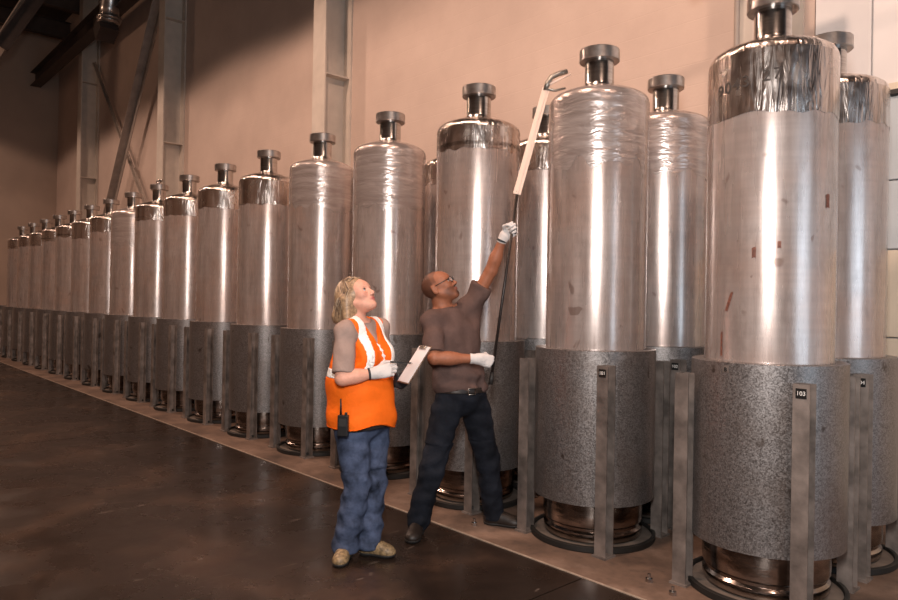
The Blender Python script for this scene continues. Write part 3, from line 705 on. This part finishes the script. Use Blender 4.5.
    # gloves closed on the pole
    pa = nrm(V3(.145, .12, 1.106))
    fist = [(62, 82, 58), (66, 84, 58), (68, 86, 58), (70, 86, 58)]; th = [(.45, .35, .82), (.75, -.35, .55), (.55, -.75, .2)]
    d = nrm(V3(.96, .10, -.2)); s_ = nrm(pa - d * (pa @ d)); g = hand_vol(Rwr, d, s_, np.cross(s_, d), fist, th, Rwr - Rel, 1.0)
    g1 = vol_obj('glove', g, 'glove_white', man)
    d2 = nrm(V3(.78, -.2, .58)); s2_ = nrm(pa - d2 * (pa @ d2)); g = hand_vol(Lwr, d2, s2_, np.cross(d2, s2_), fist, th, Lwr - Lel, 1.0, cuff=.035)
    g2 = vol_obj('glove', g, 'glove_white', man)
    # dark grip bands on the knuckles of the raised glove
    par = g2
    for w_, dd, ss, nn, par in ((Lwr, d2, s2_, np.cross(d2, s2_), g2),):
        for off, kn, ln, r in FING:
            a0 = w_ + dd * (kn - .002) + ss * off; thx = math.radians(64); a1 = a0 + ln[0] * (dd * math.cos(thx) + nn * math.sin(thx))
            v = Vol(np.minimum(a0, a1) - .03, np.maximum(a0, a1) + .03, .0026); v.cap(a0 + (a1 - a0) * .35, a0 + (a1 - a0) * .95, r * 1.13, r * 1.1, .003); vol_obj('grip_patch', v, 'glove_dark', par)
    v = Vol(Lwr - .08, Lwr + .08, .003); a = nrm(Lwr - Lel); v.cap(Lwr - a * .030, Lwr - a * .018, .0355, .0355, .002); v.clip(Lwr - a * .016, a); v.clip(Lwr - a * .032, -a); vol_obj('cuff_band', v, 'glove_dark', g2)
    return O
man_O = build_man()

# ---- the pole tool (world placement through the same local frame)
def build_pole(O):
    p = empty('reach_pole', (O[0], O[1], 0), YAW)
    a, b = V3(.171, -.172, 1.040), V3(.3365, -.040, 2.30)
    simple('pole_black', (.02, .014, .012), .4, .3); simple('blade_cream', (.78, .60, .50), .45, 0, .06, 6); simple('head_steel', (.30, .28, .25), .35, .8)
    bm = bmesh.new(); tube(bm, [a, (a + b) / 2, b], .0095, 12); bm_obj('rod', bm, 'pole_black', p, True)
    bm = bmesh.new(); tube(bm, [a - (b - a) * .012, a + (b - a) * .05], .014, 12); bm_obj('end_grip', bm, 'rubber', p, True)
    c = V3(.528, .045, 3.02); bm = bmesh.new(); st = b - (c - b) * .03
    bar(bm, st, c, .052, .010, side=(1, -.25, -.2)); bmesh.ops.bevel(bm, geom=list(bm.edges), offset=.002, segments=1, affect='EDGES'); bm_obj('blade', bm, 'blade_cream', p)
    bm = bmesh.new(); bar(bm, st + V3(-.0, -.009, 0), c + V3(0, -.009, 0), .012, .010, side=(1, -.25, -.2)); bm_obj('rib', bm, 'blade_cream', p)
    pts = [c + V3(-.005, 0, -.02), c + V3(.008, 0, .03), c + V3(.035, .005, .075), c + V3(.085, .01, .10), c + V3(.14, .014, .118)]
    bm = bmesh.new(); tube(bm, pts, .019, 10, .016, flat=1.3); bm_obj('hook_head', bm, 'head_steel', p, True)
    bm = bmesh.new(); tube(bm, [c + V3(.02, -.01, .02), c + V3(.09, 0, .06), c + V3(.165, .01, .10)], .009, 8, .006); bm_obj('prong', bm, 'blade_cream', p, True)
    bm = bmesh.new(); tube(bm, [c + V3(.0, -.01, -.01), c + V3(.06, 0, -.018), c + V3(.13, .0, .0)], .012, 8, .007); bm_obj('prong', bm, 'head_steel', p, True)
    tag(p, 'long black pole with a cream blade and hooked head held by the man', 'pole')
build_pole(man_O)

# ---- the woman: looking up, holding papers on a board
def build_woman():
    O = (-3.45, 2.45, 0.0)
    F = V3(.82, -.572, 0); Lf = V3(.572, .82, 0); TB = [Lf, F, V3(0, 0, 1)]
    Rsh, Lsh = V3(-.078, -.138, 1.375), V3(.085, .135, 1.385)
    Rel, Rwr = V3(-.082, -.218, 1.110), V3(.098, -.175, 1.138); Lel, Lwr = V3(.115, .215, 1.110), V3(.225, .06, 1.045)
    Rhip, Lhip = V3(-.040, -.065, .80), V3(.062, .065, .80)
    Rkn, Lkn = V3(-.012, -.045, .445), V3(.078, .055, .440); Ran, Lan = V3(-.082, .015, .10), V3(.048, .085, .10)
    neck = V3(-.040, .0, 1.445); H = Head((-.030, -.005, 1.568), (.742, -.40, .50), .97)
    b = Vol((-.36, -.36, -.01), (.36, .38, 1.72), .0062)
    b.ell((0, 0, .86), (.165, .13, .13), TB, .04); b.ell((0, 0, 1.02), (.14, .115, .16), TB, .05); b.ell((-.01, 0, 1.25), (.150, .105, .18), TB, .05)
    b.cap(Rsh, Lsh, .048, .048, .04); b.cap(neck - V3(0, 0, .04), H.p(-.015, 0, -.02), .054, .052, .03); b.cap(neck + V3(0, 0, -.03), Rsh, .042, .04, .04); b.cap(neck + V3(0, 0, -.03), Lsh, .042, .04, .04)
    b.chain([Rsh, Rel, Rwr], [.047, .041, .026], .02); b.chain([Lsh, Lel, Lwr], [.047, .039, .026], .02)
    b.ell(Rel + (Rwr - Rel) * .33, (.085, .043, .043), [nrm(Rwr - Rel), *frame_from(Rwr - Rel)[1:]], .02)
    b.cap(Rwr, Rwr + V3(.07, .012, .016), .020, .009, .01); b.cap(Lwr, Lwr + V3(.035, -.04, .048), .020, .009, .01)
    b.chain([Rhip, Rkn, Ran], [.075, .052, .040], .03); b.chain([Lhip, Lkn, Lan], [.075, .052, .040], .03)
    b.cap(Ran, Ran + V3(-.01, -.08, -.065), .03, .018, .01); b.cap(Lan, Lan + V3(.08, -.03, -.065), .03, .018, .01)
    H.build(b, .94)
    def skin(P):
        q = H.local(P); c = np.tile(np.array(rgb(222, 165, 142)), (len(P), 1)); f_, l_, t_ = q[:, 0], q[:, 1], q[:, 2]
        def blend(mask, col):
            mask = np.clip(mask, 0, 1)[:, None]; c[:] = c * (1 - mask) + np.array(col) * mask
        lip = np.clip(1.5 - (((f_ - .096) / .02) ** 2 + (l_ / .022) ** 2 + ((t_ + .058) / .0125) ** 2), 0, 1); blend(lip, rgb(176, 92, 88))
        for q_ in (-1, 1): blend(.35 * np.clip(1.3 - (((f_ - .07) / .04) ** 2 + ((l_ - q_ * .042) / .025) ** 2 + ((t_ + .018) / .025) ** 2), 0, 1), rgb(205, 125, 108))
        return c
    wo = vol_obj('person', b, 'skin', None, skin); wo.location = O; wo.rotation_euler = (0, 0, YAW)
    tag(wo, 'blonde woman in orange safety vest and blue jeans holding papers, looking up', 'person')
    H.extras(wo, 'hair_shadow')
    # hair: bob with loose locks hanging from the tipped-back head
    h = Vol((-.26, -.20, 1.38), (.10, .20, 1.73), .0055)
    h.ell(H.p(-.024, 0, .040), np.array((.108, .088, .096)), H.B, .02); h.ell(H.p(-.065, 0, -.01), (.085, .092, .10), H.B, .03)
    h.cap(H.p(-.07, 0, .0), V3(-.125, .0, 1.46), .080, .060, .04); h.cap(H.p(-.035, -.075, .0), V3(-.075, -.085, 1.45), .040, .028, .03); h.cap(H.p(-.035, .075, .0), V3(-.04, .095, 1.46), .040, .028, .03)
    h.ripple(.003, 21, (40, 90), nz=.3)
    h.ell(H.p(.078, .0, -.030), (.070, .068, .105), H.B, .012, True)
    hair = vol_obj('hair', h, 'hair_blonde', wo)
    rnd = random.Random(4)
    bms = [bmesh.new() for _ in range(3)]
    for i in range(230):
        az = rnd.uniform(-2.75, 2.75)                        # around the head, 0 = back
        if abs(az) > 1.9 and rnd.random() < .3: continue
        st = .35 if abs(az) < 1.9 else .3
        pts = []
        for j in range(5):
            el = math.radians(82 - 20 * j); rr = 1.02 + rnd.uniform(-.01, .03)
            fx = -.022 - .113 * math.cos(az) * math.cos(el) * rr; ly = .093 * math.sin(az) * math.cos(el) * rr; tz = .042 + .101 * math.sin(el) * rr
            pts.append(H.p(fx, ly, tz))
            if abs(az) > 2.05 and j == 2: break
        last = pts[-1]; out = nrm(last - H.p(-.02, 0, .0)); 
        L = rnd.uniform(.08, .17) if abs(az) < 2.05 else rnd.uniform(.02, .05)
        zend = rnd.uniform(1.405, 1.46)
        L = max(.02, min(L, last[2] - zend)) if abs(az) < 2.05 else L
        for q in (.35, .7, 1.0): pts.append(last + V3(0, 0, -L * q) + out * (.014 * math.sin(q * 2.6) + rnd.uniform(-.004, .006)) + V3(-.02 * q, 0, 0) * (abs(az) > 1.3))
        tube(bms[rnd.choice((0, 0, 1, 1, 2, 2, 2))], pts, rnd.uniform(.004, .0075), 5, .0012, flat=.6)
    for bm, mt in zip(bms, ('hair_blonde', 'hair_light', 'hair_shadow')):
        o = bm_obj('hair_locks', bm, mt, hair, True); o['kind'] = 'stuff'
    # undershirt sleeves and torso
    s = Vol((-.30, -.34, .78), (.30, .36, 1.50), .0065)
    s.ell((-.005, 0, 1.24), (.160, .125, .18), TB, .05); s.ell((0, 0, .95), (.175, .15, .14), TB, .05); s.cap(Rsh, Lsh, .060, .060, .04)
    ra, la = nrm(Rel - Rsh), nrm(Lel - Lsh)
    s.cap(Rsh, Rsh + ra * .24, .062, .064, .03); s.cap(Lsh, Lsh + la * .24, .062, .060, .03); s.ripple(.003, 31, (40, 90))
    s.lclip(Rsh + ra * .25, ra, .10); s.clip((0, 0, .80), (0, 0, -1)); s.lclip(neck + V3(0, 0, -.03), V3(-.1, 0, 1), .09)
    shirt = vol_obj('shirt', s, 'undershirt', wo)
    # vest
    v = Vol((-.34, -.36, .74), (.36, .36, 1.52), .006)
    v.ell((.005, 0, .86), (.210, .198, .17), TB, .05); v.cap((.003, 0, .80), (.003, 0, .95), .196, .188, .04); v.ell((.003, 0, 1.05), (.192, .168, .18), TB, .06); v.ell((-.005, 0, 1.25), (.178, .142, .19), TB, .05); v.ell((-.045, .030, 1.07), (.175, .150, .24), TB, .06)
    for q in (-1, 1): v.ell(V3(-.005, 0, 1.225) + F * .085 + Lf * q * .075, (.082, .085, .09), TB, .05)
    v.cap(Rsh + V3(.02, .02, .010), Lsh + V3(-.02, -.02, .010), .064, .064, .04); v.cap(neck + V3(0, 0, -.05), neck + V3(0, 0, -.03), .085, .07, .04)
    v.ripple(.003, 41, (25, 60)); v.ripple(.0045, 42, (22, 45), .78, 1.1, .4)
    X, Y, Z = v.grid(); lat = X * Lf[0] + Y * Lf[1]; fr = X * F[0] + Y * F[1]
    hem = .815 + .020 * np.cos(lat * 16 + 1.0) ; v.d = np.maximum(v.d, hem - Z)
    # arm holes: everything outside a shoulder line above the chest, and the round neck with a V at the front
    hole = np.minimum(np.abs(lat) - .146 - .5 * np.maximum(1.20 - Z, 0), Z - 1.165); v.d = np.maximum(v.d, hole)
    nk = np.sqrt((X - neck[0] - .005) ** 2 + (Y - neck[1]) ** 2); vneck = np.maximum(np.abs(lat + .005) - np.clip((Z - 1.285) * .50, 0, .07), -fr + .0); vneck = np.where((Z > 1.27) & (fr > 0), vneck, 1.0)
    v.d = np.maximum(v.d, -np.minimum(nk - .070, vneck) * ((Z > 1.27)).astype(np.float32) - (Z <= 1.27) * 1.0)
    vest = vol_obj('safety_vest', v, 'vest_orange', wo)
    def strip(name, field, mat_, g=.0035, par=vest):
        c = v.copy(); c.grow(g); c.d = np.maximum(c.d, field); c.d = np.maximum(c.d, -(v.d + .004)); return vol_obj(name, c, mat_, par)
    for q in (-1, 1): strip('reflective_strip', np.maximum(np.abs(lat - q * .100) - .026, np.maximum(1.14 - Z, -fr - .02)), 'stripe_white')
    strip('reflective_strip', np.maximum(np.maximum(np.abs(Z - 1.125) - .028, fr + .03), -fr - .6), 'stripe_white')
    strip('piping', np.maximum(np.abs(Z - (hem + .006)) - .0035, -1), 'vest_orange', .004)
    strip('side_slit', np.maximum(np.abs(lat - .13) - .004, np.maximum(Z - .96, -fr)), 'dark_hem', .002)
    # chest print: pale slanted mark
    bm = None
    fld = np.maximum(np.abs((lat - .006) + (Z - 1.25) * .35) - .010 * (1 + .5 * np.sin(Z * 190)), np.maximum(np.abs(Z - 1.245) - .062, -fr)); strip('chest_print', fld, 'stripe_white', .0022)
    # dark shirt hem under the vest
    hm = Vol((-.3, -.3, .70), (.32, .32, .90), .0065); hm.ell((.004, 0, .86), (.196, .182, .17), TB, .03); hm.clip((0, 0, .795), V3(.10, 0, -1)); hm.clip((0, 0, .85), (0, 0, 1)); vol_obj('shirt_hem', hm, 'dark_hem', wo)
    # jeans
    j = Vol((-.30, -.34, .03), (.32, .34, .90), .0065)
    j.ell((0.0, 0, .84), (.180, .155, .13), TB, .03)
    j.chain([Rhip, Rkn, Ran + V3(0, 0, -.025)], [.108, .076, .082], .025); j.chain([Lhip, Lkn, Lan + V3(0, 0, -.025)], [.108, .074, .078], .025)
    j.ripple(.0050, 51, (45, 95), .04, .55, 3); j.ripple(.0028, 52, (40, 90), .55, .9)
    j.clip((0, 0, .045), (0, 0, -1)); j.clip((0, 0, .86), (0, 0, 1)); vol_obj('jeans', j, 'denim_blue', wo)
    shoe('shoe', Ran[:2] + V3(.008, .055), (-.12, -1), .225, .092, .09, 'leather_tan', wo); shoe('shoe', Lan[:2] + V3(-.055, .012), (1, -.25), .235, .092, .09, 'leather_tan', wo)
    # gloves
    d = nrm(V3(.93, .16, .22)); s_ = nrm(V3(-.2, .25, .95)); n = np.cross(nrm(s_ - d * (s_ @ d)), d)
    half = [(30, 48, 30), (38, 52, 32), (42, 55, 34), (46, 58, 36)]
    g = vol_obj('glove', hand_vol(Rwr, d, s_, n, half, [(.70, .55, .35), (.85, .1, .5), (.9, -.1, .4)], Rwr - Rel, .98, cuff=.035), 'glove_white', wo)
    a = nrm(Rwr - Rel); vv = Vol(Rwr - .09, Rwr + .09, .003); vv.cap(Rwr - a * .038, Rwr - a * .026, .0345, .0345, .002); vv.clip(Rwr - a * .026, a); vv.clip(Rwr - a * .040, -a); vol_obj('cuff_band', vv, 'glove_dark', g)
    d2 = nrm(V3(.42, -.50, .60)); s2 = nrm(V3(-.75, -.2, .4)); s2 = nrm(s2 - d2 * (s2 @ d2)); n2 = np.cross(d2, s2)
    g = vol_obj('glove', hand_vol(Lwr, d2, s2, n2, [(18, 26, 20)] * 4, [(.7, .6, .3), (.85, .3, .3), (.9, .2, .3)], Lwr - Lel, .96, cuff=.035), 'glove_dark', wo)
    # board with papers (held, so a thing of its own)
    e1 = nrm(V3(.50, .25, .83)); e2 = V3(.50, -.85, .15); e2 = nrm(e2 - e1 * (e2 @ e1)); n = -np.cross(e1, e2)
    c0 = V3(.318, -.105, 1.187)
    bd = empty('clipboard', (O[0], O[1], 0), YAW)
    def slab(name, a, b_, th, off, mt, par=bd, dc=(0, 0)):
        bm = bmesh.new(); cc = c0 + n * off + e1 * dc[0] + e2 * dc[1]
        q = [bm.verts.new(cc + e1 * i * a + e2 * j_ * b_ + n * k * th) for i in (-1, 1) for j_ in (-1, 1) for k in (0, 1)]
        for f_ in ((0, 1, 3, 2), (4, 6, 7, 5), (0, 4, 5, 1), (2, 3, 7, 6), (0, 2, 6, 4), (1, 5, 7, 3)): bm.faces.new([q[i] for i in f_])
        return bm_obj(name, bm, mt, par)
    slab('board', .128, .088, .004, -.004, 'board_brown'); slab('paper_sheet', .122, .082, .0012, .0006, 'paper'); slab('paper_sheet', .118, .080, .0012, .0022, 'paper', dc=(-.002, .003)); slab('clip', .012, .045, .008, .0036, 'buckle', dc=(.112, 0))
    tag(bd, 'clipboard with white paper held in front of the woman', 'clipboard')
    pn = empty('pen', (O[0], O[1], 0), YAW); bm = bmesh.new(); pc = Rwr + d * .085 + n * 0; tube(bm, [V3(.185, -.185, 1.205), V3(.30, -.135, 1.195)], .0048, 8); bm_obj('barrel', bm, 'radio_black', pn, True)
    bm = bmesh.new(); tube(bm, [V3(.30, -.135, 1.195), V3(.312, -.130, 1.194)], .0045, 8, .001); bm_obj('tip', bm, 'buckle', pn, True); tag(pn, 'thin black pen in the hand of the woman', 'pen')
    # two-way radio clipped at the hip
    rd = empty('two_way_radio', (O[0], O[1], 0), YAW); rc = V3(-.070, -.236, .845)
    bm = bmesh.new(); ax = nrm(V3(-.12, -.99, 0)); sx = V3(-ax[1], ax[0], 0)
    def rbox(name, c, hx, hy, hz, mt, bev=.005):
        bm = bmesh.new(); box(bm, (-hx, -hy, -hz), (hx, hy, hz), bev); 
        bmesh.ops.transform(bm, verts=bm.verts, matrix=Matrix(((sx[0], ax[0], 0, c[0]), (sx[1], ax[1], 0, c[1]), (sx[2], ax[2], 1, c[2]), (0, 0, 0, 1)))); return bm_obj(name, bm, mt, rd)
    rbox('case', rc, .030, .018, .060, 'radio_black'); rbox('speaker_grille', rc + ax * .018 + V3(0, 0, .018), .022, .002, .022, 'rubber', .001); rbox('belt_clip', rc - ax * .019 + V3(0, 0, .02), .012, .003, .035, 'radio_black', .001)
    bm = bmesh.new(); tube(bm, [rc + sx * -.015 + V3(0, 0, .058), rc + sx * -.017 + V3(0, 0, .15)], .0065, 8, .004); bm_obj('antenna', bm, 'radio_black', rd, True)
    bm = bmesh.new(); tube(bm, [rc + sx * .015 + V3(0, 0, .058), rc + sx * .015 + V3(0, 0, .074)], .008, 10); bm_obj('knob', bm, 'rubber', rd, True)
    tag(rd, 'black two-way radio with antenna clipped at the hip of the woman', 'radio')
build_woman()
